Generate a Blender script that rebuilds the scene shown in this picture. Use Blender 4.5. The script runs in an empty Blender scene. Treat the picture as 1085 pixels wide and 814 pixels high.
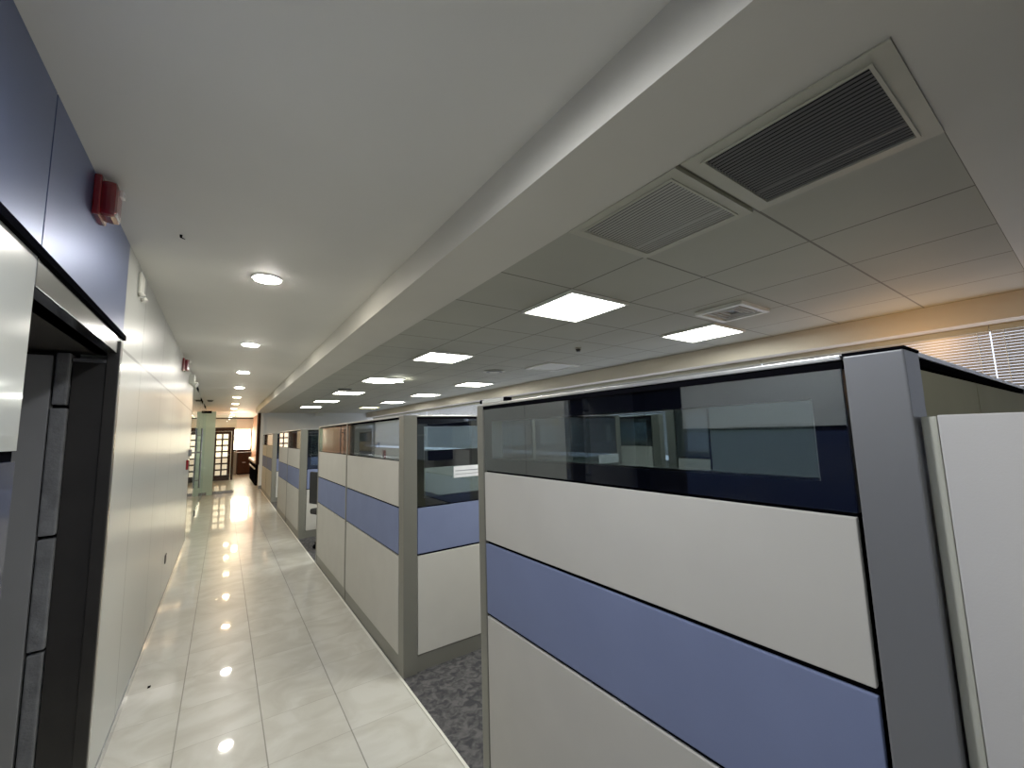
import bpy, bmesh, math, random
from mathutils import Vector, Matrix
random.seed(7)
sc = bpy.context.scene
C = sc.collection
PI = math.pi

# ------------------------------------------------------------------ materials
def lin(c):
    return tuple(((v/255)/12.92 if v/255 <= .04045 else ((v/255+.055)/1.055)**2.4) for v in c) + (1,)

def mat(name, rgb, rough=.6, metal=0, nscale=6, namt=.06, bump=0, bscale=200, coat=0, spec=.5, emit=0, stretch=(1, 1, 1)):
    m = bpy.data.materials.new(name); m.use_nodes = True
    nt = m.node_tree; N = nt.nodes; L = nt.links
    p = N['Principled BSDF']
    geo = N.new('ShaderNodeNewGeometry')
    mp = N.new('ShaderNodeMapping'); mp.inputs['Scale'].default_value = stretch
    L.new(geo.outputs['Position'], mp.inputs[0])
    no = N.new('ShaderNodeTexNoise'); no.inputs['Scale'].default_value = nscale; no.inputs['Detail'].default_value = 4
    L.new(mp.outputs[0], no.inputs['Vector'])
    r = N.new('ShaderNodeValToRGB')
    c = lin(rgb)
    r.color_ramp.elements[0].color = tuple(v*(1-namt) for v in c[:3])+(1,)
    r.color_ramp.elements[1].color = tuple(min(1, v*(1+namt)) for v in c[:3])+(1,)
    r.color_ramp.elements[0].position = .3; r.color_ramp.elements[1].position = .7
    L.new(no.outputs['Fac'], r.inputs['Fac']); L.new(r.outputs['Color'], p.inputs['Base Color'])
    p.inputs['Roughness'].default_value = rough; p.inputs['Metallic'].default_value = metal
    p.inputs['Specular IOR Level'].default_value = spec
    p.inputs['Coat Weight'].default_value = coat; p.inputs['Coat Roughness'].default_value = .08
    if emit:
        p.inputs['Emission Strength'].default_value = emit; L.new(r.outputs['Color'], p.inputs['Emission Color'])
    if bump:
        n2 = N.new('ShaderNodeTexNoise'); n2.inputs['Scale'].default_value = bscale
        L.new(geo.outputs['Position'], n2.inputs['Vector'])
        b = N.new('ShaderNodeBump'); b.inputs['Strength'].default_value = bump; b.inputs['Distance'].default_value = .004
        L.new(n2.outputs['Fac'], b.inputs['Height']); L.new(b.outputs['Normal'], p.inputs['Normal'])
    return m

def glow(name, rgb, strength):
    m = bpy.data.materials.new(name); m.use_nodes = True
    nt = m.node_tree; p = nt.nodes['Principled BSDF']
    no = nt.nodes.new('ShaderNodeTexNoise'); no.inputs['Scale'].default_value = 2
    r = nt.nodes.new('ShaderNodeValToRGB'); c = lin(rgb)
    r.color_ramp.elements[0].color = tuple(v*.97 for v in c[:3])+(1,); r.color_ramp.elements[1].color = c
    nt.links.new(no.outputs['Fac'], r.inputs['Fac'])
    nt.links.new(r.outputs['Color'], p.inputs['Emission Color']); nt.links.new(r.outputs['Color'], p.inputs['Base Color'])
    p.inputs['Emission Strength'].default_value = strength; p.inputs['Roughness'].default_value = .5
    return m

def glass(name, tint, base=.1, pale_mix=0.0, pale_col=(200, 205, 205)):
    m = bpy.data.materials.new(name); m.use_nodes = True
    nt = m.node_tree; N = nt.nodes; L = nt.links
    N.remove(N['Principled BSDF']); out = N['Material Output']
    tr = N.new('ShaderNodeBsdfTransparent'); tr.inputs[0].default_value = lin(tint)
    gl = N.new('ShaderNodeBsdfGlossy'); gl.inputs['Roughness'].default_value = .015
    gl.inputs[0].default_value = (.93, .97, 1, 1)
    lw = N.new('ShaderNodeLayerWeight'); lw.inputs[0].default_value = .5
    pw = N.new('ShaderNodeMath'); pw.operation = 'POWER'; pw.inputs[1].default_value = 4
    L.new(lw.outputs['Facing'], pw.inputs[0])
    no = N.new('ShaderNodeTexNoise'); no.inputs['Scale'].default_value = 3
    ma = N.new('ShaderNodeMath'); ma.operation = 'MULTIPLY_ADD'; ma.inputs[1].default_value = .02; ma.inputs[2].default_value = base-.01
    L.new(no.outputs['Fac'], ma.inputs[0])
    mx = N.new('ShaderNodeMath'); mx.operation = 'MULTIPLY_ADD'; mx.inputs[1].default_value = .85
    L.new(pw.outputs[0], mx.inputs[0]); L.new(ma.outputs[0], mx.inputs[2])
    ms = N.new('ShaderNodeMixShader'); L.new(mx.outputs[0], ms.inputs[0])
    L.new(tr.outputs[0], ms.inputs[1]); L.new(gl.outputs[0], ms.inputs[2])
    if pale_mix:
        df = N.new('ShaderNodeBsdfDiffuse'); df.inputs[0].default_value = lin(pale_col)
        m2 = N.new('ShaderNodeMixShader'); m2.inputs[0].default_value = pale_mix
        L.new(ms.outputs[0], m2.inputs[1]); L.new(df.outputs[0], m2.inputs[2])
        L.new(m2.outputs[0], out.inputs[0])
    else:
        L.new(ms.outputs[0], out.inputs[0])
    return m

def mth(N, L, op, a, b=None, c=None):
    n = N.new('ShaderNodeMath'); n.operation = op
    for i, v in enumerate((a, b, c)):
        if v is None: continue
        if isinstance(v, (int, float)): n.inputs[i].default_value = v
        else: L.new(v, n.inputs[i])
    return n.outputs[0]

def line_mask(N, L, coord, origin, pitch, width):
    """1 on a line every pitch from origin"""
    a = mth(N, L, 'SUBTRACT', coord, origin-pitch/2)
    a = mth(N, L, 'DIVIDE', a, pitch)
    a = mth(N, L, 'FRACT', a)
    a = mth(N, L, 'SUBTRACT', a, .5)
    a = mth(N, L, 'ABSOLUTE', a)
    return mth(N, L, 'LESS_THAN', a, width/2/pitch)

def mixc(N, L, fac, a, b):
    n = N.new('ShaderNodeMix'); n.data_type = 'RGBA'
    if isinstance(fac, (int, float)): n.inputs[0].default_value = fac
    else: L.new(fac, n.inputs[0])
    for i, v in ((6, a), (7, b)):
        if isinstance(v, tuple): n.inputs[i].default_value = v
        else: L.new(v, n.inputs[i])
    return n.outputs[2]

def floor_mat():
    m = bpy.data.materials.new('polished_tile'); m.use_nodes = True
    N = m.node_tree.nodes; L = m.node_tree.links; p = N['Principled BSDF']
    g = N.new('ShaderNodeNewGeometry'); s = N.new('ShaderNodeSeparateXYZ'); L.new(g.outputs['Position'], s.inputs[0])
    X, Y = s.outputs[0], s.outputs[1]
    gx = line_mask(N, L, X, -.137, .3705, .006)
    gy = line_mask(N, L, Y, 2.016, .3755, .004)
    tx = mth(N, L, 'FLOOR', mth(N, L, 'DIVIDE', mth(N, L, 'SUBTRACT', X, -.137), .3705))
    ty = mth(N, L, 'FLOOR', mth(N, L, 'DIVIDE', mth(N, L, 'SUBTRACT', Y, 2.016), .3755))
    cb = N.new('ShaderNodeCombineXYZ'); L.new(tx, cb.inputs[0]); L.new(ty, cb.inputs[1])
    wn = N.new('ShaderNodeTexWhiteNoise'); L.new(cb.outputs[0], wn.inputs['Vector'])
    va = N.new('ShaderNodeVectorMath'); va.operation = 'MULTIPLY_ADD'; va.inputs[1].default_value = (9, 9, 9)
    L.new(wn.outputs['Color'], va.inputs[0]); L.new(g.outputs['Position'], va.inputs[2])
    no = N.new('ShaderNodeTexNoise'); no.inputs['Scale'].default_value = 3.2; no.inputs['Detail'].default_value = 8; no.inputs['Distortion'].default_value = 1.6
    L.new(va.outputs[0], no.inputs['Vector'])
    r = N.new('ShaderNodeValToRGB'); L.new(no.outputs['Fac'], r.inputs['Fac'])
    e = r.color_ramp.elements
    e[0].position = .30; e[0].color = lin((186, 182, 170))
    e[1].position = .62; e[1].color = lin((208, 206, 197))
    e2 = e.new(.47); e2.color = lin((197, 194, 183))
    c = mixc(N, L, mth(N, L, 'MULTIPLY', gy, .45), r.outputs['Color'], lin((130, 122, 104)))
    c = mixc(N, L, mth(N, L, 'MULTIPLY', gx, .8), c, lin((112, 108, 96)))
    L.new(c, p.inputs['Base Color'])
    p.inputs['Roughness'].default_value = .32
    p.inputs['Coat Weight'].default_value = .9; p.inputs['Coat Roughness'].default_value = .035; p.inputs['Coat IOR'].default_value = 1.55
    n2 = N.new('ShaderNodeTexNoise'); n2.inputs['Scale'].default_value = 2.2; L.new(g.outputs['Position'], n2.inputs['Vector'])
    h = mth(N, L, 'SUBTRACT', n2.outputs['Fac'], mth(N, L, 'MULTIPLY', mth(N, L, 'MAXIMUM', gx, gy), .4))
    b = N.new('ShaderNodeBump'); b.inputs['Strength'].default_value = .06; b.inputs['Distance'].default_value = .01
    L.new(h, b.inputs['Height']); L.new(b.outputs['Normal'], p.inputs['Normal'])
    L.new(b.outputs['Normal'], p.inputs['Coat Normal'])
    return m

def tile_ceiling_mat():
    m = bpy.data.materials.new('ceiling_tiles'); m.use_nodes = True
    N = m.node_tree.nodes; L = m.node_tree.links; p = N['Principled BSDF']
    g = N.new('ShaderNodeNewGeometry'); s = N.new('ShaderNodeSeparateXYZ'); L.new(g.outputs['Position'], s.inputs[0])
    gx = line_mask(N, L, s.outputs[0], 1.112, .506, .010)
    gy = line_mask(N, L, s.outputs[1], .172, .5045, .010)
    gm = mth(N, L, 'MAXIMUM', gx, gy)
    no = N.new('ShaderNodeTexNoise'); no.inputs['Scale'].default_value = 2.5; no.inputs['Detail'].default_value = 5
    L.new(g.outputs['Position'], no.inputs['Vector'])
    r = N.new('ShaderNodeValToRGB'); L.new(no.outputs['Fac'], r.inputs['Fac'])
    r.color_ramp.elements[0].color = lin((160, 159, 146)); r.color_ramp.elements[1].color = lin((174, 173, 159))
    c = mixc(N, L, mth(N, L, 'MULTIPLY', gm, .8), r.outputs['Color'], lin((74, 72, 64)))
    L.new(c, p.inputs['Base Color']); p.inputs['Roughness'].default_value = .75
    b = N.new('ShaderNodeBump'); b.inputs['Strength'].default_value = .5; b.inputs['Distance'].default_value = .01
    L.new(mth(N, L, 'SUBTRACT', mth(N, L, 'MULTIPLY', no.outputs['Fac'], .15), gm), b.inputs['Height']); L.new(b.outputs['Normal'], p.inputs['Normal'])
    return m

def wall_panel_mat():
    m = bpy.data.materials.new('gloss_wall_panels'); m.use_nodes = True
    N = m.node_tree.nodes; L = m.node_tree.links; p = N['Principled BSDF']
    g = N.new('ShaderNodeNewGeometry'); s = N.new('ShaderNodeSeparateXYZ'); L.new(g.outputs['Position'], s.inputs[0])
    gy = line_mask(N, L, s.outputs[1], 3.2, .96, .012)
    dz = mth(N, L, 'ABSOLUTE', mth(N, L, 'SUBTRACT', s.outputs[2], 1.945))
    gz = mth(N, L, 'LESS_THAN', dz, .008)
    gm = mth(N, L, 'MAXIMUM', gy, gz)
    no = N.new('ShaderNodeTexNoise'); no.inputs['Scale'].default_value = 1.3
    L.new(g.outputs['Position'], no.inputs['Vector'])
    r = N.new('ShaderNodeValToRGB'); L.new(no.outputs['Fac'], r.inputs['Fac'])
    r.color_ramp.elements[0].color = lin((163, 166, 162)); r.color_ramp.elements[1].color = lin((173, 176, 172))
    c = mixc(N, L, mth(N, L, 'MULTIPLY', gm, .75), r.outputs['Color'], lin((70, 70, 66)))
    L.new(c, p.inputs['Base Color'])
    p.inputs['Roughness'].default_value = .36; p.inputs['Coat Weight'].default_value = .35; p.inputs['Coat Roughness'].default_value = .26
    return m

def carpet_mat():
    m = bpy.data.materials.new('mottled_carpet'); m.use_nodes = True
    N = m.node_tree.nodes; L = m.node_tree.links; p = N['Principled BSDF']
    g = N.new('ShaderNodeNewGeometry')
    no = N.new('ShaderNodeTexNoise'); no.inputs['Scale'].default_value = 22; no.inputs['Detail'].default_value = 6; no.inputs['Distortion'].default_value = .9
    L.new(g.outputs['Position'], no.inputs['Vector'])
    r = N.new('ShaderNodeValToRGB'); L.new(no.outputs['Fac'], r.inputs['Fac'])
    e = r.color_ramp.elements; e[0].position = .38; e[0].color = lin((54, 54, 57)); e[1].position = .66; e[1].color = lin((92, 90, 90))
    L.new(r.outputs['Color'], p.inputs['Base Color']); p.inputs['Roughness'].default_value = .95; p.inputs['Specular IOR Level'].default_value = .1
    n2 = N.new('ShaderNodeTexNoise'); n2.inputs['Scale'].default_value = 400; L.new(g.outputs['Position'], n2.inputs['Vector'])
    b = N.new('ShaderNodeBump'); b.inputs['Strength'].default_value = .5; b.inputs['Distance'].default_value = .004
    L.new(n2.outputs['Fac'], b.inputs['Height']); L.new(b.outputs['Normal'], p.inputs['Normal'])
    return m

M = dict(
    floor=floor_mat(), tiles=tile_ceiling_mat(), panels=wall_panel_mat(), carpet=carpet_mat(),
    plaster=mat('ceiling_plaster', (224, 222, 216), .55, nscale=1.5, namt=.03, bump=.06, bscale=60),
    wall=mat('painted_wall', (226, 227, 224), .6, nscale=1.2, namt=.03),
    beamp=mat('beam_plaster', (204, 200, 188), .6, nscale=1.5, namt=.04, bump=.06, bscale=80),
    backw=mat('darkened_back_wall', (112, 112, 110), .7, nscale=1.2, namt=.04),  # wall colour darkened so its reflection in the glass stays dim
    bulk=mat('cream_bulkhead', (212, 202, 184), .6, nscale=1.5, namt=.04),
    fascia=mat('blue_laminate', (98, 111, 150), .36, metal=.75, nscale=2, namt=.05, bump=.03, bscale=500),
    nearpanel=mat('mirror_laminate', (196, 200, 196), .18, nscale=2, namt=.02, coat=1),
    nearblue=mat('dark_blue_laminate', (40, 48, 76), .2, nscale=2, namt=.04, coat=.6),
    fabric=mat('beige_fabric', (194, 191, 183), .9, nscale=5, namt=.03, bump=.10, bscale=600, spec=.15),
    olive=mat('olive_fabric', (184, 180, 148), .9, nscale=3, namt=.06, bump=.2, bscale=420, spec=.15),
    blue=mat('blue_fabric', (113, 124, 160), .9, nscale=5, namt=.04, bump=.1, bscale=600, spec=.15),
    post=mat('grey_powder_coat', (120, 119, 110), .42, metal=.25, nscale=3, namt=.04, bump=.03, bscale=700),
    darkpost=mat('dark_grey_coat', (122, 123, 126), .40, metal=.35, nscale=3, namt=.04, bump=.03, bscale=700),
    alu=mat('brushed_aluminium', (200, 200, 198), .30, metal=.8, nscale=30, namt=.05),
    black=mat('black_joint', (10, 10, 13), 1, nscale=9, namt=.1, spec=0),
    navy=mat('navy_frame', (13, 16, 34), .35, nscale=5, namt=.15),
    white=mat('white_panel', (205, 202, 198), .6, nscale=3, namt=.02, bump=.05, bscale=300),
    edge=mat('pale_edge_band', (192, 192, 176), .5, nscale=8, namt=.06),
    glassd=glass('partition_glass', (200, 205, 210), .105),
    glassg=glass('green_clear_glass', (222, 231, 229), .08),
    frost=glass('green_side_glass', (212, 236, 228), .08, .6, (204, 226, 218)),  # pale diffuse share added so the side panel reads as lit
    glassc=glass('clear_door_glass', (244, 250, 247), .03),
    steel=mat('polished_steel', (170, 172, 176), .16, metal=1, nscale=10, namt=.05),
    dsteel=mat('dull_steel', (120, 120, 122), .38, metal=.7, nscale=6, namt=.1),
    dmetal=mat('dark_bronze', (46, 44, 42), .4, metal=.4, nscale=5, namt=.15),
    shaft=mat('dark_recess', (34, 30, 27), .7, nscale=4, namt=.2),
    leaf=mat('grey_door_leaf', (126, 126, 126), .5, metal=.2, nscale=3, namt=.06),
    rough=mat('rough_mortar', (96, 97, 99), .85, nscale=18, namt=.25, bump=.6, bscale=90),
    red=mat('red_plastic', (120, 10, 22), .25, nscale=8, namt=.1, coat=.5),
    lens=mat('clear_lens', (225, 225, 225), .1, nscale=10, namt=.05, coat=1),
    wplastic=mat('white_plastic', (222, 222, 212), .4, nscale=10, namt=.03),
    cream=mat('cream_metal', (176, 174, 156), .5, nscale=8, namt=.06),
    louv=mat('dark_louvre', (92, 90, 90), .5, nscale=12, namt=.05),
    louvg=mat('grey_louvre', (168, 166, 158), .55, nscale=12, namt=.04),
    wood=mat('dark_wood', (38, 17, 11), .7, nscale=3, namt=.3, stretch=(9, 9, 1), spec=.2),
    terracotta=mat('warm_wall', (214, 156, 118), .6, nscale=2, namt=.05),
    stone=mat('grey_granite', (110, 105, 100), .3, nscale=60, namt=.3),
    counter=mat('pale_counter', (225, 222, 214), .25, nscale=4, namt=.04),
    led=glow('led_diffuser', (250, 252, 242), 20),
    ledy=glow('warm_led_diffuser', (250, 246, 190), 4),
    ledoff=mat('unlit_diffuser', (196, 194, 180), .5, nscale=3, namt=.03),
    down=glow('downlight_lens', (255, 249, 236), 130),
    downw=glow('warm_downlight_lens', (255, 214, 160), 120),
    day=glow('bright_daylight', (255, 238, 205), 16),
    dayb=glow('cool_daylight', (225, 235, 255), .9),
    pane=glow('glowing_frosted_pane', (250, 226, 190), 1.3),  # glow stands in for light behind the upper frosted panes
    pane2=glow('faint_glow_frosted_pane', (214, 196, 172), .55),  # weaker, greyer glow put into the lower panes
    slat=mat('aluminium_slat', (170, 170, 168), .4, metal=.4, nscale=4, namt=.05),
    paper=mat('white_card', (235, 236, 240), .5, nscale=20, namt=.02),
    ink=mat('grey_print', (120, 124, 134), .6, nscale=20, namt=.05),
    yellow=mat('glowing_yellow_card', (232, 200, 40), .6, nscale=10, namt=.05, emit=.25),  # faint glow put into the card's yellow
    chairf=mat('black_mesh', (22, 22, 24), .8, nscale=60, namt=.2),
    bin=mat('grey_cabinet', (150, 160, 162), .5, nscale=3, namt=.04),
    rail=mat('threshold_strip', (226, 224, 214), .3, nscale=8, namt=.03),
)

# ------------------------------------------------------------------ builders
def bx(bm, x0, x1, y0, y1, z0, z1, bev=0):
    r = bmesh.ops.create_cube(bm, size=1)
    vs = r['verts']
    for v in vs:
        v.co = Vector(((x0+x1)/2+v.co.x*(x1-x0), (y0+y1)/2+v.co.y*(y1-y0), (z0+z1)/2+v.co.z*(z1-z0)))
    if bev:
        es = set(e for v in vs for e in v.link_edges)
        bmesh.ops.bevel(bm, geom=list(es), offset=bev, segments=2, affect='EDGES', profile=.6)

def cyl(bm, p0, p1, r0, r1=None, seg=24):
    p0, p1 = Vector(p0), Vector(p1); d = p1-p0
    r = bmesh.ops.create_cone(bm, cap_ends=True, segments=seg, radius1=r0, radius2=r0 if r1 is None else r1, depth=d.length)
    q = Vector((0, 0, 1)).rotation_difference(d.normalized()).to_matrix().to_4x4()
    bmesh.ops.transform(bm, matrix=Matrix.Translation((p0+p1)/2) @ q, verts=r['verts'])

def frame_bm(bm, axis, u0, u1, v0, v1, w, d0, d1, wl=None):
    """rectangular ring with mitre-free single shell; axis: the thin direction. u,v the other two in xyz order"""
    def P(u, v, d):
        return {'x': (d, u, v), 'y': (u, d, v), 'z': (u, v, d)}[axis]
    o = [(u0, v0), (u1, v0), (u1, v1), (u0, v1)]
    i = [(u0+w, v0+w), (u1-w, v0+w), (u1-w, v1-w), (u0+w, v1-w)]
    V = [[bm.verts.new(P(u, v, d)) for u, v in ring] for d in (d0, d1) for ring in (o, i)]
    for k in range(4):
        j = (k+1) % 4
        bm.faces.new((V[0][k], V[0][j], V[1][j], V[1][k]))
        bm.faces.new((V[2][k], V[2][j], V[3][j], V[3][k]))
        bm.faces.new((V[0][k], V[0][j], V[2][j], V[2][k]))
        bm.faces.new((V[1][k], V[1][j], V[3][j], V[3][k]))
    bmesh.ops.recalc_face_normals(bm, faces=bm.faces[:])

def link(name, bm, m, parent=None, smooth=False):
    me = bpy.data.meshes.new(name); bmesh.ops.recalc_face_normals(bm, faces=bm.faces[:]); bm.to_mesh(me); bm.free()
    me.materials.append(m)
    if smooth:
        for p in me.polygons: p.use_smooth = True
    o = bpy.data.objects.new(name, me); C.objects.link(o)
    if parent: o.parent = parent
    return o

def box(name, m, b, parent=None, bev=0):
    bm = bmesh.new(); bx(bm, *b, bev=bev); return link(name, bm, m, parent)

def struct(name, m, b, bev=0):
    o = box(name, m, b, None, bev); o['kind'] = 'structure'; return o

def tag(o, label, cat, group=None):
    o['label'] = label; o['category'] = cat
    if group: o['group'] = group
    return o

def thing(name, label, cat, loc=(0, 0, 0), rz=0, group=None):
    o = bpy.data.objects.new(name, None); C.objects.link(o); o.location = loc; o.rotation_euler = (0, 0, rz)
    o.empty_display_size = .1
    return tag(o, label, cat, group)

def copy_tree(o, loc, label):
    c = o.copy(); C.objects.link(c); c.location = loc; c['label'] = label
    for ch in list(o.children):
        d = ch.copy(); C.objects.link(d); d.parent = c
        for g in ch.children:
            e = g.copy(); C.objects.link(e); e.parent = d
    return c

# ------------------------------------------------------------------ setting
WX = -.415          # corridor face of the left wall
PX = .975           # corridor face of the partitions
CZ = 2.46           # corridor ceiling
BZ = 2.30           # underside of beam
struct('floor', M['floor'], (-3, .958, -3, 23, -.1, 0))
struct('floor_carpet', M['carpet'], (.972, 5, -3, 15.1, -.1, .001))
struct('floor_hall', M['floor'], (.972, 1.3, 15.1, 23, -.1, 0))
struct('trim_1', M['rail'], (.958, .972, -3, 15.0, -.1, .004))
struct('ceiling', M['plaster'], (-3, .80, -3, 23, CZ, CZ+.15))
struct('ceiling_beam', M['beamp'], (.79, 1.112, -3, 15.1, BZ, CZ+.15))
struct('ceiling_bulkhead', M['beamp'], (1.112, 4.6, -3, .172, BZ, CZ+.15))
struct('ceiling_tiles', M['tiles'], (1.112, 4.16, .172, 15.1, BZ+.012, CZ+.15))
struct('ceiling_end', M['plaster'], (.80, 1.4, 15.1, 23, CZ, CZ+.15))
struct('trim_2', M['bulk'], (4.16, 4.6, .172, 15.1, 2.145, CZ+.15))
struct('wall_back', M['backw'], (-3, 5, -3.1, -3, 0, CZ))
struct('wall_far', M['wall'], (1.0, 5, 15.1, 15.2, 0, BZ+.02))
struct('trim_3', M['wall'], (.92, 1.0, 14.9, 15.2, 0, BZ))                # white pilaster at the end of the beam
struct('trim_4', M['wood'], (.84, .92, 14.88, 15.22, .72, BZ), .004)       # brown board on its corner
struct('baseboard_far', M['dsteel'], (.915, 1.0, 14.88, 14.9, 0, .10))
struct('wall_hall', M['terracotta'], (1.06, 1.16, 15.2, 23, 0, CZ))
struct('wall_right', M['wall'], (4.45, 4.55, -3, 15.1, 0, 1.05))
struct('wall_end_left', M['wall'], (-3, .30, 22.2, 22.3, 0, CZ))
struct('wall_end_right', M['wall'], (1.03, 1.16, 22.2, 22.3, 0, CZ))
struct('wall_end_sill', M['wood'], (.30, 1.03, 22.2, 22.3, 0, 1.03))
struct('wall_end_lintel', M['wall'], (-.45, 1.06, 21.9, 22.3, 1.96, CZ-.03))
struct('trim_5', M['wood'], (-.6, 1.06, 21.84, 21.9, CZ-.05, CZ))
# end window
w = thing('window_1', 'bright sunlit window', 'window'); del w['label']; del w['category']; w['kind'] = 'structure'
bm = bmesh.new(); frame_bm(bm, 'y', .30, 1.03, 1.03, 1.96, .04, 22.19, 22.25); link('window_frame', bm, M['wood'], w)
bm = bmesh.new(); bx(bm, .34, .99, 22.21, 22.22, 1.07, 1.92); link('window_pane', bm, M['day'], w)
box('mullion', M['wood'], (.67, .69, 22.17, 22.205, 1.07, 1.4), w)

# left wall ---------------------------------------------------------
YD0, YD1 = 1.53, 2.545       # doorway
struct('wall_left', M['panels'], (-.55, WX, 2.63, 8.0, 0, CZ))
struct('wall_left_near', M['nearpanel'], (-.47, WX, -3, YD0, 1.488, 1.985))
struct('wall_left_near', M['nearblue'], (-.47, WX, -3, YD0, 0, 1.462))
struct('trim_24', M['black'], (-.47, WX-.006, -3, YD0-.003, 1.462, 1.488))
struct('wall_left_core', M['fascia'], (-.9, -.47, -3, YD0-.005, 0, CZ))
struct('trim_6', M['fascia'], (-.55, WX, -3, 1.545, 2.005, CZ))      # blue fascia boards
struct('trim_7', M['fascia'], (-.55, WX, 1.553, 2.632, 2.005, CZ))
struct('trim_8', M['black'], (-.5, WX+.012, -3, 2.64, 1.983, 2.008), .002)  # dark strip under the fascia
struct('trim_9', M['black'], (-.56, -.43, 1.545, 1.553, 2.005, CZ))
struct('trim_10', M['steel'], (-.5, WX+.002, YD0, 2.60, 1.905, 1.983), .003)  # steel door head
struct('trim_11', M['steel'], (-.43, WX+.004, 2.575, 2.632, 0, 1.983), .003)
struct('trim_12', M['dmetal'], (-.45, WX+.010, YD1, 2.575, 0, 1.965), .004)
struct('trim_13', M['dmetal'], (-.555, -.45, YD1+.012, 2.64, 0, 1.86))
struct('trim_14', M['dsteel'], (-.555, -.45, YD1+.004, 2.64, 1.86, 1.875))
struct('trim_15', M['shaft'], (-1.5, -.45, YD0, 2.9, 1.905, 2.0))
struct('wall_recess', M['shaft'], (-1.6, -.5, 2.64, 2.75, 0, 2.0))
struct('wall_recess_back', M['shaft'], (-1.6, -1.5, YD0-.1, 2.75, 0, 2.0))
# rough mortar jamb strip in courses
tz = [0, .675, 1.12, 1.66, 1.90]
for k in range(4):
    struct('trim_%d' % (16+k), M['rough'], (-.603+random.uniform(-.004, .004), -.557+random.uniform(-.004, .004), YD1+random.uniform(-.012, 0), 2.64, tz[k]+.009, tz[k+1]-.006), .006)
d1 = struct('door_1', M['leaf'], (-1.2, -.612, YD1-.005, 2.60, 0, 1.88), .003)
# wall beyond the panels, behind the glass
struct('wall_lobby', M['wall'], (-2.6, -2.5, 8, 22, 0, CZ))
struct('wall_left_end', M['panels'], (-2.6, -.47, 7.9, 8.0, 0, CZ))
struct('baseboard_left', M['steel'], (WX, WX+.008, 2.64, 8.0, 0, .05))
struct('wall_end_side', M['wall'], (-.62, -.52, 14.45, 22.2, 0, CZ))

# ------------------------------------------------------------------ partitions
def bay(label, L, loc, rz, style='side', windowed=True, group='glazed cubicle partition panels', fab='fabric', plate=None, top=1.63, name='partition_panel', band=None, accent=True):
    """local: u along +x 0..L, seen face at y=0 looking from -y, 70 mm thick"""
    t = thing(name, label, 'partition', loc, rz, group)
    T = .07; zb = .10; f = M[fab]
    box('base_rail', M['post'], (0, L, .004, T-.004, 0.002, zb), t)
    bm = bmesh.new(); bx(bm, .006, L-.006, .012, T-.012, zb, 1.33 if style == 'side' else 1.03); link('core', bm, M['black'], t)
    wz = 1.33 if style == 'side' else 1.022
    if not windowed: wz = top-.03
    g = .006
    if accent:
        box('lower_panel', f, (g, L-g, 0, T, zb+.004, .708), t, .002)
        box('accent_panel', M['blue'], (g, L-g, 0, T, .722, 1.012), t, .002)
        if style == 'side':
            box('upper_panel', f, (g, L-g, 0, T, 1.026, wz-.008), t, .002)
    else:
        box('fabric_panel', f, (g, L-g, 0, T, zb+.004, wz-.004), t, .002)
    if windowed:
        W = band if band is not None else (.052 if style != 'side' else .012)
        bm = bmesh.new(); frame_bm(bm, 'y', .003, L-.003, wz, top-.026, W, .008, T-.008)
        if style == 'front':
            bx(bm, W, L-W, .010, T-.010, 1.272, 1.388)
        fr = link('window_frame', bm, M['navy'] if W > .03 else M['post'], t)
        if W > .03:
            bm = bmesh.new(); frame_bm(bm, 'y', W-.001, L-W+.001, wz+W-.006, top-.026-W+.006, .006, .009, T-.004)
            link('frame_bead', bm, M['rail'], fr)
        bm = bmesh.new(); bx(bm, .004, L-.004, .003, .006, wz+.001, top-.027); link('glass_pane', bm, M['glassd'], t)
        if W > .03:
            bm = bmesh.new(); bx(bm, W, L-W, T-.006, T-.003, wz+W, top-.027-W); link('glass_pane', bm, M['glassg'], t)
    bm = bmesh.new(); bx(bm, 0, L, .002, T-.002, top-.026, top-.010); rail = link('top_rail', bm, M['black'], t)
    box('rail_cap', M['alu'], (0, L, -.002, T+.002, top-.010, top), rail, .002)
    return t

def post(label, loc, sx, sy, h=1.632, m='post', group='cubicle corner posts', name='partition_post'):
    t = thing(name, label, 'post', loc, 0, group)
    box('upright', M[m], (0, sx, 0, sy, 0, h-.006), t, .003)
    box('post_cap', M['black' if m == 'darkpost' else 'alu'], (-.001, sx+.001, -.001, sy+.001, h-.006, h), t, .001)
    return t

R = -PI/2
# cubicle 1 (nearest), corridor side y .282 .. 1.638
bay('near wide beige partition with blue band and dark framed glass strip, large at right', 1.638-.283, (PX, 1.638, 0), R, band=.055)
post('broad dark grey corner post at the near right, beside white panel', (PX, .192, 0), .10, .088, m='darkpost')
post('slim grey end post left of the nearest large partition', (PX, 1.641, 0), .07, .052, h=1.628)
bay('olive fabric return panel running back behind the white low panel', .60, (1.078, .195, 0), 0, windowed=False, fab='olive', accent=False, group='plain return panels')
bay('second olive return panel, further from corridor behind the white panel', 1.14, (1.681, .195, 0), 0, windowed=False, fab='olive', accent=False, group='plain return panels')
post('black end post of the olive return panel at right edge', (2.824, .19, 0), .05, .08, m='darkpost')
# low white panel next to it
t = thing('low_partition', 'low plain white panel beside the near dark grey post', 'partition', (1.0, .188, 0), R)
box('panel_face', M['white'], (.021, 1.4, 0, .06, .003, 1.508), t, .002)
box('edge_band', M['edge'], (0, .020, .001, .06, .003, 1.506), t, .003)
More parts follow.
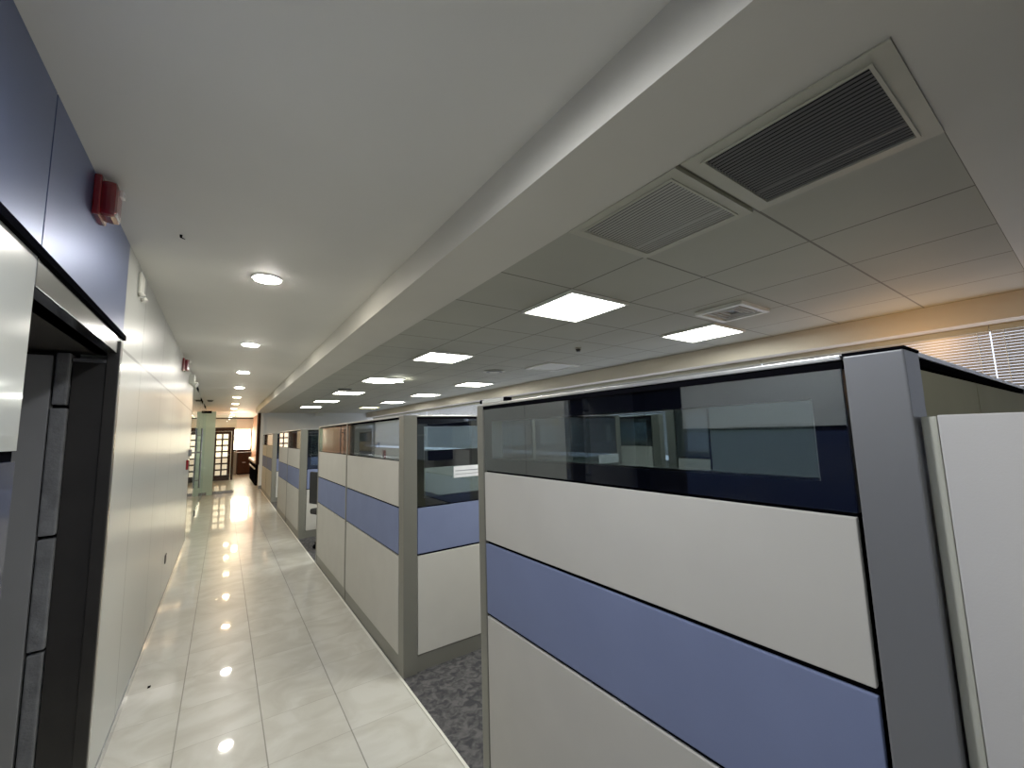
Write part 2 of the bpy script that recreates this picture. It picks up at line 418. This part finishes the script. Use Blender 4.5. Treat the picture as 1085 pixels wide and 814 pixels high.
# inside cubicle 1, seen through its glass
bay('inner rear partition seen through the near glass strip', 1.22, (2.15, 1.44, 0), R, band=.03, group='inner partitions')
post('grey post seen through the middle of the near glass strip', (2.15, 1.443, 0), .07, .055)
t = thing('overhead_cabinet', 'grey overhead storage cabinet seen through near glass strip', 'cabinet', (1.845, .56, 1.21))
box('carcass', M['bin'], (0.02, .305, 0, .50, 0, .40), t, .004)
box('cabinet_door', M['bin'], (0, .018, .002, .498, .002, .270), t, .003)
box('cabinet_door', M['bin'], (0, .018, .002, .498, .290, .398), t, .003)
box('handle_strip', M['alu'], (-.004, .02, .002, .498, .274, .288), t)
box('side_edge', M['navy'], (-.002, .30, .5, .506, 0, .40), t)

# row B beyond
bay('rear row beige partition with dark glass seen through near glass', 1.4, (3.42, 3.95, 0), R, band=.05, group='inner partitions')
post('rear row grey post seen through near glass, right of a name plate', (3.42, 2.46, 0), .07, .085)

# cubicle rows 2..4
def cubicle(y0, words, full):
    a = y0+.092; mid = y0+1.53; end = y0+2.99
    bay('beige blue partition, corridor side, nearer half, ' + words, mid-.016-a, (PX, mid-.016, 0), R)
    bay('beige blue partition, corridor side, farther half, ' + words, end-.05-mid-.016, (PX, end-.05, 0), R)
    post('wide grey corner post facing the aisle, ' + words, (PX, y0, 0), .092, .09)
    post('thin pale mullion between two corridor panels, ' + words, (PX-.004, mid-.015, 0), .075, .03, m='post')
    post('grey far end post on the corridor, ' + words, (PX, end-.048, 0), .07, .05)
    bay('entrance side partition with two tier dark glass, ' + words, .98, (PX+.095, y0+.012, 0), 0, style='front', group='entrance side partitions')
    if full:
        bay('inner entrance side partition with two tier dark glass, ' + words, .96, (PX+1.11, y0+.012, 0), 0, style='front', group='entrance side partitions')
        post('slim post between two dark glazed entrance panels, ' + words, (PX+1.077, y0+.01, 0), .031, .075)
        post('grey inner end post of entrance side, ' + words, (PX+2.073, y0+.01, 0), .06, .075)
cubicle(2.66, 'second cubicle from the camera', True)
cubicle(7.08, 'third cubicle along the corridor', False)
cubicle(11.5, 'fourth cubicle nearest the far wall', False)

# name plates on the entrance glass of cubicle 2
np_ = thing('name_plate', 'white name plate on dark entrance glass beside slim near post', 'name plate', (1.34, 2.668, 1.19), 0, 'name plates on cubicle glass')
box('plate', M['paper'], (0, .26, -.004, .003, 0, .078), np_, .002)
box('printed_line', M['ink'], (.01, .25, -.006, -.003, .046, .050), np_)
box('printed_line', M['ink'], (.01, .25, -.006, -.003, .022, .025), np_)
copy_tree(np_, (2.80, 2.668, 1.19), 'white name plate seen through the near glass strip')

# little white rail clip on top of near partition
t = thing('rail_clip', 'small white bar with dark ends on top of slim end post', 'bar', (PX+.01, 1.46, 1.633))
box('bar', M['wplastic'], (0, .03, .02, .20, 0, .016), t, .003)
box('end_cap', M['black'], (-.001, .031, 0, .02, 0, .018), t, .002)
box('end_cap', M['black'], (-.001, .031, .20, .22, 0, .018), t, .002)

# office chair in the gap before cubicle 3
def office_chair(label, loc, rz):
    t = thing('office_chair', label, 'chair', loc, rz)
    bm = bmesh.new(); bx(bm, -.23, .23, -.22, .24, .43, .51, .03); link('seat', bm, M['chairf'], t)
    bm = bmesh.new(); bx(bm, -.22, .22, .23, .27, .58, 1.02, .018)
    for v in bm.verts: v.co.y += -.25*(v.co.x**2)
    link('backrest', bm, M['chairf'], t)
    box('back_bracket', M['black'], (-.03, .03, .20, .245, .47, .75), t, .006)
    bm = bmesh.new(); cyl(bm, (0, 0, .11), (0, 0, .43), .028); link('gas_column', bm, M['black'], t)
    for k in range(5):
        a = k*2*PI/5+.3
        bm = bmesh.new(); cyl(bm, (.02*math.cos(a), .02*math.sin(a), .115), (.27*math.cos(a), .27*math.sin(a), .075), .024, .016, 12)
        l = link('base_leg', bm, M['black'], t)
        bm = bmesh.new(); cyl(bm, (.27*math.cos(a)-.012*math.sin(a), .27*math.sin(a)+.012*math.cos(a), .03), (.27*math.cos(a)+.012*math.sin(a), .27*math.sin(a)-.012*math.cos(a), .03), .029, None, 16)
        link('caster', bm, M['black'], l)
    for s in (-1, 1):
        bm = bmesh.new(); bx(bm, s*.25-.02, s*.25+.02, -.12, .14, .66, .69, .01); bx(bm, s*.25-.012, s*.25+.012, .02, .05, .47, .67)
        link('armrest', bm, M['black'], t)
office_chair('black office chair in the opening between second and third cubicles', (1.335, 6.40, 0.001), PI/2+.35)

# ------------------------------------------------------------------ ceiling fittings
def led_panel(label, cx, cy, m='led', sag=0, group='square ceiling light panels'):
    h = .253
    t = thing('ceiling_light', label, 'ceiling light', (cx, cy, BZ), 0, group)
    bm = bmesh.new(); frame_bm(bm, 'z', -h+.004, h-.004, -h+.004, h-.004, .018, -.006, .016); link('light_frame', bm, M['wplastic'], t)
    bm = bmesh.new(); n = 8; q = h-.022; vs = {}
    for i in range(n+1):
        for j in range(n+1):
            u, v = i/n, j/n
            z = .004
            if sag:
                z += -sag*max(0, u-.35)**1.3*max(0, 1-v-.2)*1.6 + .0
                z += -.02*math.sin(u*PI)*v
            vs[i, j] = bm.verts.new((-q+2*q*u, -q+2*q*v, z))
    for i in range(n):
        for j in range(n):
            bm.faces.new((vs[i, j], vs[i, j+1], vs[i+1, j+1], vs[i+1, j]))
    link('diffuser', bm, M[m], t, True)
    return t
ord_ = ['nearest', 'second', 'third', 'fourth', 'fifth', 'sixth']
cell = lambda k: 1.112+.506*(k+.5)
ys = [.172+.5045*(3.5+4*k) for k in range(6)]
for k, y in enumerate(ys):
    lab = ['glowing square light panel, largest and nearest, left row', 'glowing square light panel second along the left row',
           'glowing light panel with sagging crooked diffuser, left row', 'glowing square light panel just beyond the sagging one',
           'glowing square light panel fifth along the left row', 'farthest glowing light panel of the left row, near far wall'][k]
    led_panel(lab, cell(1), y, 'led', .075 if k == 2 else 0)
for k, y in enumerate(ys):
    lab = ['glowing square light panel beside the small ceiling vent, right row', 'unlit square panel between lit ones in the right row',
           'glowing square light panel in right row, just past the unlit panel', 'glowing square light panel fourth along the right row',
           'glowing square light panel fifth along the right row', 'dim yellowish light panel at far end of right row'][k]
    led_panel(lab, cell(4), y, 'ledoff' if k == 1 else 'ledy' if k == 5 else 'led')

def grille(label, x0, x1, y0, y1, w, mf, ml, n, drop):
    t = thing('air_grille', label, 'air grille', (x0, y0, BZ), 0, 'return air grilles')
    X, Y = x1-x0, y1-y0
    bm = bmesh.new(); frame_bm(bm, 'z', 0, X, 0, Y, w, -drop, .014); link('grille_frame', bm, M[mf], t)
    bm = bmesh.new(); frame_bm(bm, 'z', w-.006, X-w+.006, w-.006, Y-w+.006, .008, -drop-.004, .012); link('inner_rim', bm, M[mf], t)
    bm = bmesh.new(); s = (X-2*w)/n
    for k in range(n):
        cx = w+s*(k+.5); a = s*.26
        v = [bm.verts.new(p) for p in ((cx-a, w, -.0005), (cx+a, w, -.0025), (cx+a, Y-w, -.0025), (cx-a, Y-w, -.0005))]
        bm.faces.new(v)
    lv = link('louvres', bm, M[ml], t); 
    box('cross_bar', M[ml], (X-w-.09, X-w-.084, w, Y-w, -.0035, -.001), t)
    box('back_plate', M['black' if ml == 'louv' else 'dmetal'], (w, X-w, w, Y-w, .003, .010), t)
    return t
grille('large dark louvred air grille in cream frame, nearest the camera', 1.113, 1.616, .173, .660, .046, 'cream', 'louv', 24, .004)
grille('smaller light grey louvred air grille behind the dark one', 1.113, 1.606, .680, 1.166, .042, 'cream', 'louvg', 24, .003)

# four way vent
t = thing('ceiling_vent', 'small rectangular ceiling vent beside the right light panel', 'vent', (2.74, 1.28, BZ), 0)
bm = bmesh.new(); frame_bm(bm, 'z', 0, .39, 0, .33, .03, -.012, .012); link('vent_frame', bm, M['wplastic'], t)
bm = bmesh.new()
for k in range(1, 4):
    frame_bm(bm, 'z', .03+.03*k, .36-.03*k, .03+.03*k, .30-.03*k, .012, -.008+.002*k, .010)
link('vent_vanes', bm, M['louvg'], t)
box('back_plate', M['dmetal'], (.03, .36, .03, .30, .009, .0115), t)
# round diffuser
t = thing('round_diffuser', 'round flush ceiling diffuser beyond the lights of right row', 'vent', (2.93, 4.6, BZ+.012), 0)
for k, r in enumerate((.15, .11, .07)):
    bm = bmesh.new()
    cyl(bm, (0, 0, -.012-.004*k), (0, 0, -.002), r, r*.85, 32); link('diffuser_ring', bm, M['cream' if k != 1 else 'dmetal'], t)
t = thing('slot_vent', 'narrow dark slot vent beside the left light row', 'vent', (1.56, 7.36, BZ+.010), 0)
box('vent_frame', M['dsteel'], (0, .22, 0, .10, -.006, .001), t)
box('vent_slot', M['black'], (.01, .21, .012, .088, -.009, -.006), t)
# detectors
def detector(label, loc, name='smoke_detector', r=.04, m='cream'):
    t = thing(name, label, 'smoke detector', loc)
    bm = bmesh.new(); cyl(bm, (0, 0, -.014), (0, 0, 0), r, r, 24); link('base', bm, M[m], t)
    bm = bmesh.new(); cyl(bm, (0, 0, -.04), (0, 0, -.014), r*.6, r*.9, 24); link('sensor_head', bm, M['dmetal'], t)
detector('small smoke detector hanging under the ceiling tiles', (2.86, 2.93, BZ+.012), r=.03)
detector('smoke detector on corridor ceiling near the glass doors', (-.30, 12.2, CZ), r=.07)

# downlights
dl = None
names = ['nearest and largest', 'second', 'third', 'fourth', 'fifth', 'sixth', 'seventh', 'eighth', 'ninth']
for k in range(9):
    y = 2.80+2.105*k; x = .176+.0085*k
    lab = 'round recessed downlight in corridor ceiling, %s in the line' % names[k]
    if dl is None:
        dl = thing('downlight', lab, 'downlight', (x, y, CZ), 0, 'corridor downlights')
        bm = bmesh.new(); cyl(bm, (0, 0, -.006), (0, 0, 0), .082, .086, 32); link('trim_ring', bm, M['wplastic'], dl)
        bm = bmesh.new(); cyl(bm, (0, 0, -.010), (0, 0, -.006), .068, .070, 32); link('lens', bm, M['down'], dl)
    else:
        c = copy_tree(dl, (x, y, CZ), lab)
        if k >= 4:
            for ch in c.children:
                if ch.name.startswith('lens'):
                    ch.data = ch.data.copy(); ch.data.materials[0] = M['downw']
# ceiling hook
t = thing('ceiling_hook', 'tiny black broken hook stub on corridor ceiling', 'hook', (-.204, 2.38, CZ))
bm = bmesh.new(); cyl(bm, (0, 0, -.012), (.012, .03, -.006), .004, .002, 10); cyl(bm, (0, 0, 0), (0, 0, -.012), .006, .005, 10); link('hook', bm, M['black'], t)

# alarms and emergency lights on the left wall
def strobe(label, loc, s=1):
    t = thing('fire_alarm', label, 'fire alarm', loc, 0, 'red wall fire alarms')
    box('back_box', M['red'], (0, .022*s, -.055*s, .055*s, -.075*s, .075*s), t, .006*s)
    bm = bmesh.new(); bx(bm, .018*s, .062*s, -.050*s, .048*s, -.068*s, .062*s, .016*s); link('horn_body', bm, M['red'], t)
    bm = bmesh.new(); bx(bm, .05*s, .072*s, -.01*s, .03*s, .026*s, .054*s, .007*s); link('strobe_lens', bm, M['lens'], t)
    bm = bmesh.new(); bx(bm, .05*s, .064*s, -.03*s, .02*s, -.062*s, -.046*s, .003*s); link('label_strip', bm, M['lens'], t)
strobe('large red fire alarm strobe on the blue fascia', (WX, 2.0, 2.378))
strobe('small distant red fire alarm strobe on white wall panels', (WX, 5.9, 2.355))
def emlight(label, loc, sx=.05, ln=.20, q=1):
    t = thing('emergency_light', label, 'emergency light', loc)
    box('housing', M['wplastic'], (0, sx, -ln/2, ln/2, -.06, .06), t, .006)
    for s in (-1, 1):
        bm = bmesh.new(); cyl(bm, (sx*.5, s*ln*.34, -.05), (sx*1.4, s*ln*.36, -.075), .026*q, .036*q, 20); l = link('lamp_head', bm, M['wplastic'], t)
        bm = bmesh.new(); cyl(bm, (sx*1.4, s*ln*.36, -.075), (sx*1.44, s*ln*.362, -.0765), .032*q, .032*q, 20); link('lamp_lens', bm, M['lens'], l)
emlight('white emergency light box on white panels just past blue fascia', (WX, 2.96, 2.36), .014, .12, .45)
emlight('white twin lamp emergency light beyond the distant red alarm', (WX, 7.1, 2.33), .06, .24)
t = thing('emergency_light', 'white emergency light box hanging under ceiling by the far wall', 'emergency light', (2.57, 14.9, BZ+.012))
box('housing', M['wplastic'], (-.13, .13, -.04, .04, -.11, 0), t, .01)
for s in (-1, 1):
    bm = bmesh.new(); cyl(bm, (s*.08, -.04, -.06), (s*.08, -.075, -.07), .03, .04, 20); link('lamp_head', bm, M['wplastic'], t)
# wall bits
t = thing('wall_plate', 'small dark oval plate low on the white wall panels', 'plate', (WX, 5.35, .377))
bm = bmesh.new(); bx(bm, 0, .008, -.05, .05, -.04, .04, .003); link('plate', bm, M['dmetal'], t)
t = thing('floor_speck', 'tiny dark speck lying on a floor tile near the wall', 'speck', (-.312, 3.55, 0))
bm = bmesh.new(); bx(bm, -.008, .008, -.014, .014, .0005, .004, .0015); link('speck', bm, M['black'], t)

# ------------------------------------------------------------------ glass entrance on the left, far down
def glass_leaf(label, b, m='glassg', rail=True, patch=True):
    x0, x1, y0, y1, z1 = b
    t = thing('glass_panel', label, 'glass panel', ((x0+x1)/2, (y0+y1)/2, 0), 0)
    a, c = (x1-x0)/2, (y1-y0)/2
    bm = bmesh.new(); bx(bm, -a, a, -c, c, .09 if rail else .004, z1); link('glass_sheet', bm, M[m], t)
    if rail: box('bottom_rail', M['steel'], (-a-.006, a+.006, -c-.006, c+.006, .006, .09), t, .003)
    if patch: box('top_patch', M['black'], (-a-.008, a*.2+.008, -c-.02, c*.2+.02, z1-.05, z1+.02), t, .004)
    return t
glass_leaf('clear frameless glass panel at the end of the white wall', (WX-.012, WX, 8.05, 10.45, CZ-.03), rail=False)
g1 = glass_leaf('clear glass door leaf beyond, with steel pull handle', (WX-.012, WX, 10.5, 12.3, 2.36))
bm = bmesh.new(); cyl(bm, (.05, -.75, .55), (.05, -.75, 1.75), .016); cyl(bm, (0, -.75, .7), (.05, -.75, .7), .01, None, 12); cyl(bm, (0, -.75, 1.6), (.05, -.75, 1.6), .01, None, 12)
link('pull_handle', bm, M['steel'], g1)
box('lock_patch', M['dsteel'], (-.02, .02, -.9, -.72, .02, .13), g1, .004)
glass_leaf('clear fixed glass panel past the glass door leaf', (WX-.012, WX, 12.35, 14.2, 2.36))
g2 = glass_leaf('pale green frosted glass side panel left of wooden door', (-.47, -.20, 14.30, 14.315, 2.30), 'frost', rail=False)
g3 = glass_leaf('open clear glass door leaf with long steel floor rail', (-.19, .29, 14.30, 14.312, 2.2), 'glassc', patch=False)
box('long_rail', M['steel'], (-.28, .006, -.03, .03, .005, .085), g2, .004)
t = thing('door_lock', 'grey lock block on the edge of the white wall', 'lock', (WX, 7.82, 1.325))
box('lock_body', M['dsteel'], (0, .035, -.10, .10, -.05, .05), t, .006)
box('lever', M['steel'], (.035, .15, -.02, .02, -.012, .012), t, .004)
t = thing('red_pull_tab', 'small red handle hanging below the grey lock', 'handle', (WX, 7.40, 1.17))
bm = bmesh.new(); bx(bm, 0, .03, -.05, .05, -.07, .07, .008); link('tab', bm, M['red'], t)

# wooden paned door at the end
d = thing('door_2', '', 'door', (-.38, 19.1, 0)); del d['label']; del d['category']; d['kind'] = 'structure'
W, H = .62, 1.82
bm = bmesh.new(); bx(bm, 0, W, -.02, .02, 0, H, .004); link('door_leaf', bm, M['wood'], d)
for i in range(2):
    for j in range(7):
        x = .17+i*.205; z = .20+j*.225
        bm = bmesh.new(); bx(bm, x, x+.15, -.03, .03, z, z+.165); link('pane', bm, M['pane' if j > 2 else 'pane2'], d)
bm = bmesh.new(); cyl(bm, (.57, -.02, .95), (.57, -.08, .95), .02); link('door_handle', bm, M['steel'], d)
struct('trim_20', M['wood'], (-.52, -.385, 19.05, 19.15, 0, 1.95))
struct('trim_21', M['wood'], (-.52, .34, 19.04, 19.16, 1.83, 1.97))
struct('trim_22', M['wood'], (.26, .34, 19.05, 19.15, 0, 1.97))
struct('trim_23', M['stone'], (.30, .50, 21.7, 21.95, 0, 1.0))
t = thing('low_cabinet', 'dark red wooden cabinet under the bright end window', 'cabinet', (.52, 21.6, 0))
box('carcass', M['wood'], (0, .50, 0, .5, .05, .92), t, .005)
box('cabinet_door', M['wood'], (.02, .245, -.018, -.002, .08, .88), t, .004)
box('cabinet_door', M['wood'], (.255, .48, -.018, -.002, .08, .88), t, .004)
box('cabinet_top', M['wood'], (-.015, .515, -.02, .5, .92, .95), t, .004)
box('plinth', M['black'], (.02, .48, .03, .48, 0, .05), t)
box('pull', M['alu'], (.19, .31, -.026, -.016, .50, .52), t)
t = thing('wall_counter', 'dark counter with pale top against the warm hall wall', 'counter', (.86, 16.0, 0))
box('counter_body', M['black'], (0.03, .198, 0, 3.4, 0, .72), t, .004)
box('counter_top', M['counter'], (-.02, .199, -.03, 3.42, .72, .80), t, .006)
box('counter_shelf', M['counter'], (.0, .03, .1, 3.3, .52, .55), t)

# ------------------------------------------------------------------ window side
wr = thing('window_2', '', 'window'); del wr['label']; del wr['category']; wr['kind'] = 'structure'
bm = bmesh.new(); frame_bm(bm, 'x', -3, 15.1, 1.05, 2.30, .05, 4.45, 4.55); link('window_frame', bm, M['alu'], wr)
box('window_pane', M['dayb'], (4.50, 4.51, -2.95, 15.05, 1.1, 2.25), wr)
blabs = ['venetian blind at far right edge, right of the cord gap', 'venetian blind left of the cord gap above the olive return', 'venetian blind behind the near partition top', 'venetian blind further along the window wall', 'farthest venetian blind, ending at the far wall']
for k, (a, b) in enumerate(((-2.6, .405), (.407, 1.9), (1.905, 5.4), (5.405, 10.2), (10.205, 15.0))):
    t = thing('venetian_blind', blabs[k], 'blind', (4.36, a, 0), 0, 'venetian blinds on the window wall')
    L_ = b-a
    box('head_rail', M['cream'], (-.02, .03, 0, L_, 2.10, 2.143), t, .003)
    bm = bmesh.new()
    for j in range(45):
        z = 2.09-.0205*j
        v = [bm.verts.new(p) for p in ((-.002, .002, z+.0092), (.004, .002, z-.0085), (.004, L_-.002, z-.0085), (-.002, L_-.002, z+.0092))]
        bm.faces.new(v)
    s = link('slats', bm, M['slat'], t)
    for q in (.06, L_-.06):
        bm = bmesh.new(); cyl(bm, (-.008, q, 1.2), (-.008, q, 2.1), .0015, None, 8); link('ladder_cord', bm, M['wplastic'], t)
    box('bottom_rail', M['slat'], (-.012, .014, 0, L_, 1.17, 1.195), t, .003)
t = thing('glowing_yellow_card', 'small glowing yellow card hanging in front of the blind at right edge', 'card', (4.349, .315, 1.56))
box('card', M['yellow'], (0, .003, -.06, .06, 0, .12), t)

# ------------------------------------------------------------------ lights
def area(name, loc, rot, sx, sy, power, col):
    l = bpy.data.lights.new(name, 'AREA'); l.shape = 'RECTANGLE'; l.size = sx; l.size_y = sy; l.energy = power; l.color = col
    o = bpy.data.objects.new(name, l); C.objects.link(o); o.location = loc; o.rotation_euler = rot; return o
def spot(name, loc, power, col, ang=140, rad=.05):
    l = bpy.data.lights.new(name, 'SPOT'); l.energy = power; l.color = col; l.spot_size = math.radians(ang); l.spot_blend = .6; l.shadow_soft_size = rad
    o = bpy.data.objects.new(name, l); C.objects.link(o); o.location = loc; return o
for y, p in ((.70, 34), (-1.40, 10)):
    spot('downlight_lamp', (.17, y, CZ-.02), p, (.92, .95, 1), 178)
l = bpy.data.lights.new('warm_lamp', 'POINT'); l.energy = 3.0; l.color = (1, .52, .17); l.shadow_soft_size = .1
o = bpy.data.objects.new('warm_lamp', l); C.objects.link(o); o.location = (3.9, .75, 1.82)
l = bpy.data.lights.new('hall_lamp', 'POINT'); l.energy = 7; l.color = (1, .72, .42); l.shadow_soft_size = .1
o = bpy.data.objects.new('hall_lamp', l); C.objects.link(o); o.location = (.45, 17.5, 2.2)

w = bpy.data.worlds.new('World'); sc.world = w; w.use_nodes = True
w.node_tree.nodes['Background'].inputs[0].default_value = (.8, .85, 1, 1)
w.node_tree.nodes['Background'].inputs[1].default_value = .1

# ------------------------------------------------------------------ camera
f, yaw, pitch, roll = 437.195, .609414, .115309, -.0283744
cy, sy, cp, sp = math.cos(yaw), math.sin(yaw), math.cos(pitch), math.sin(pitch)
fwd = Vector((sy*cp, cy*cp, sp)); r = Vector((cy, -sy, 0)); u = r.cross(fwd)
r2 = math.cos(roll)*r+math.sin(roll)*u; u2 = -math.sin(roll)*r+math.cos(roll)*u
cam = bpy.data.cameras.new('Camera'); cam.sensor_fit = 'HORIZONTAL'; cam.sensor_width = 36; cam.lens = f*36/1085; cam.clip_start = .02
co = bpy.data.objects.new('Camera', cam); C.objects.link(co)
co.matrix_world = Matrix(((r2.x, u2.x, -fwd.x, 0), (r2.y, u2.y, -fwd.y, 0), (r2.z, u2.z, -fwd.z, 1.5), (0, 0, 0, 1)))
sc.camera = co
sc.view_settings.view_transform = 'Standard'
sc.view_settings.exposure = .75
sc.view_settings.gamma = 1.2
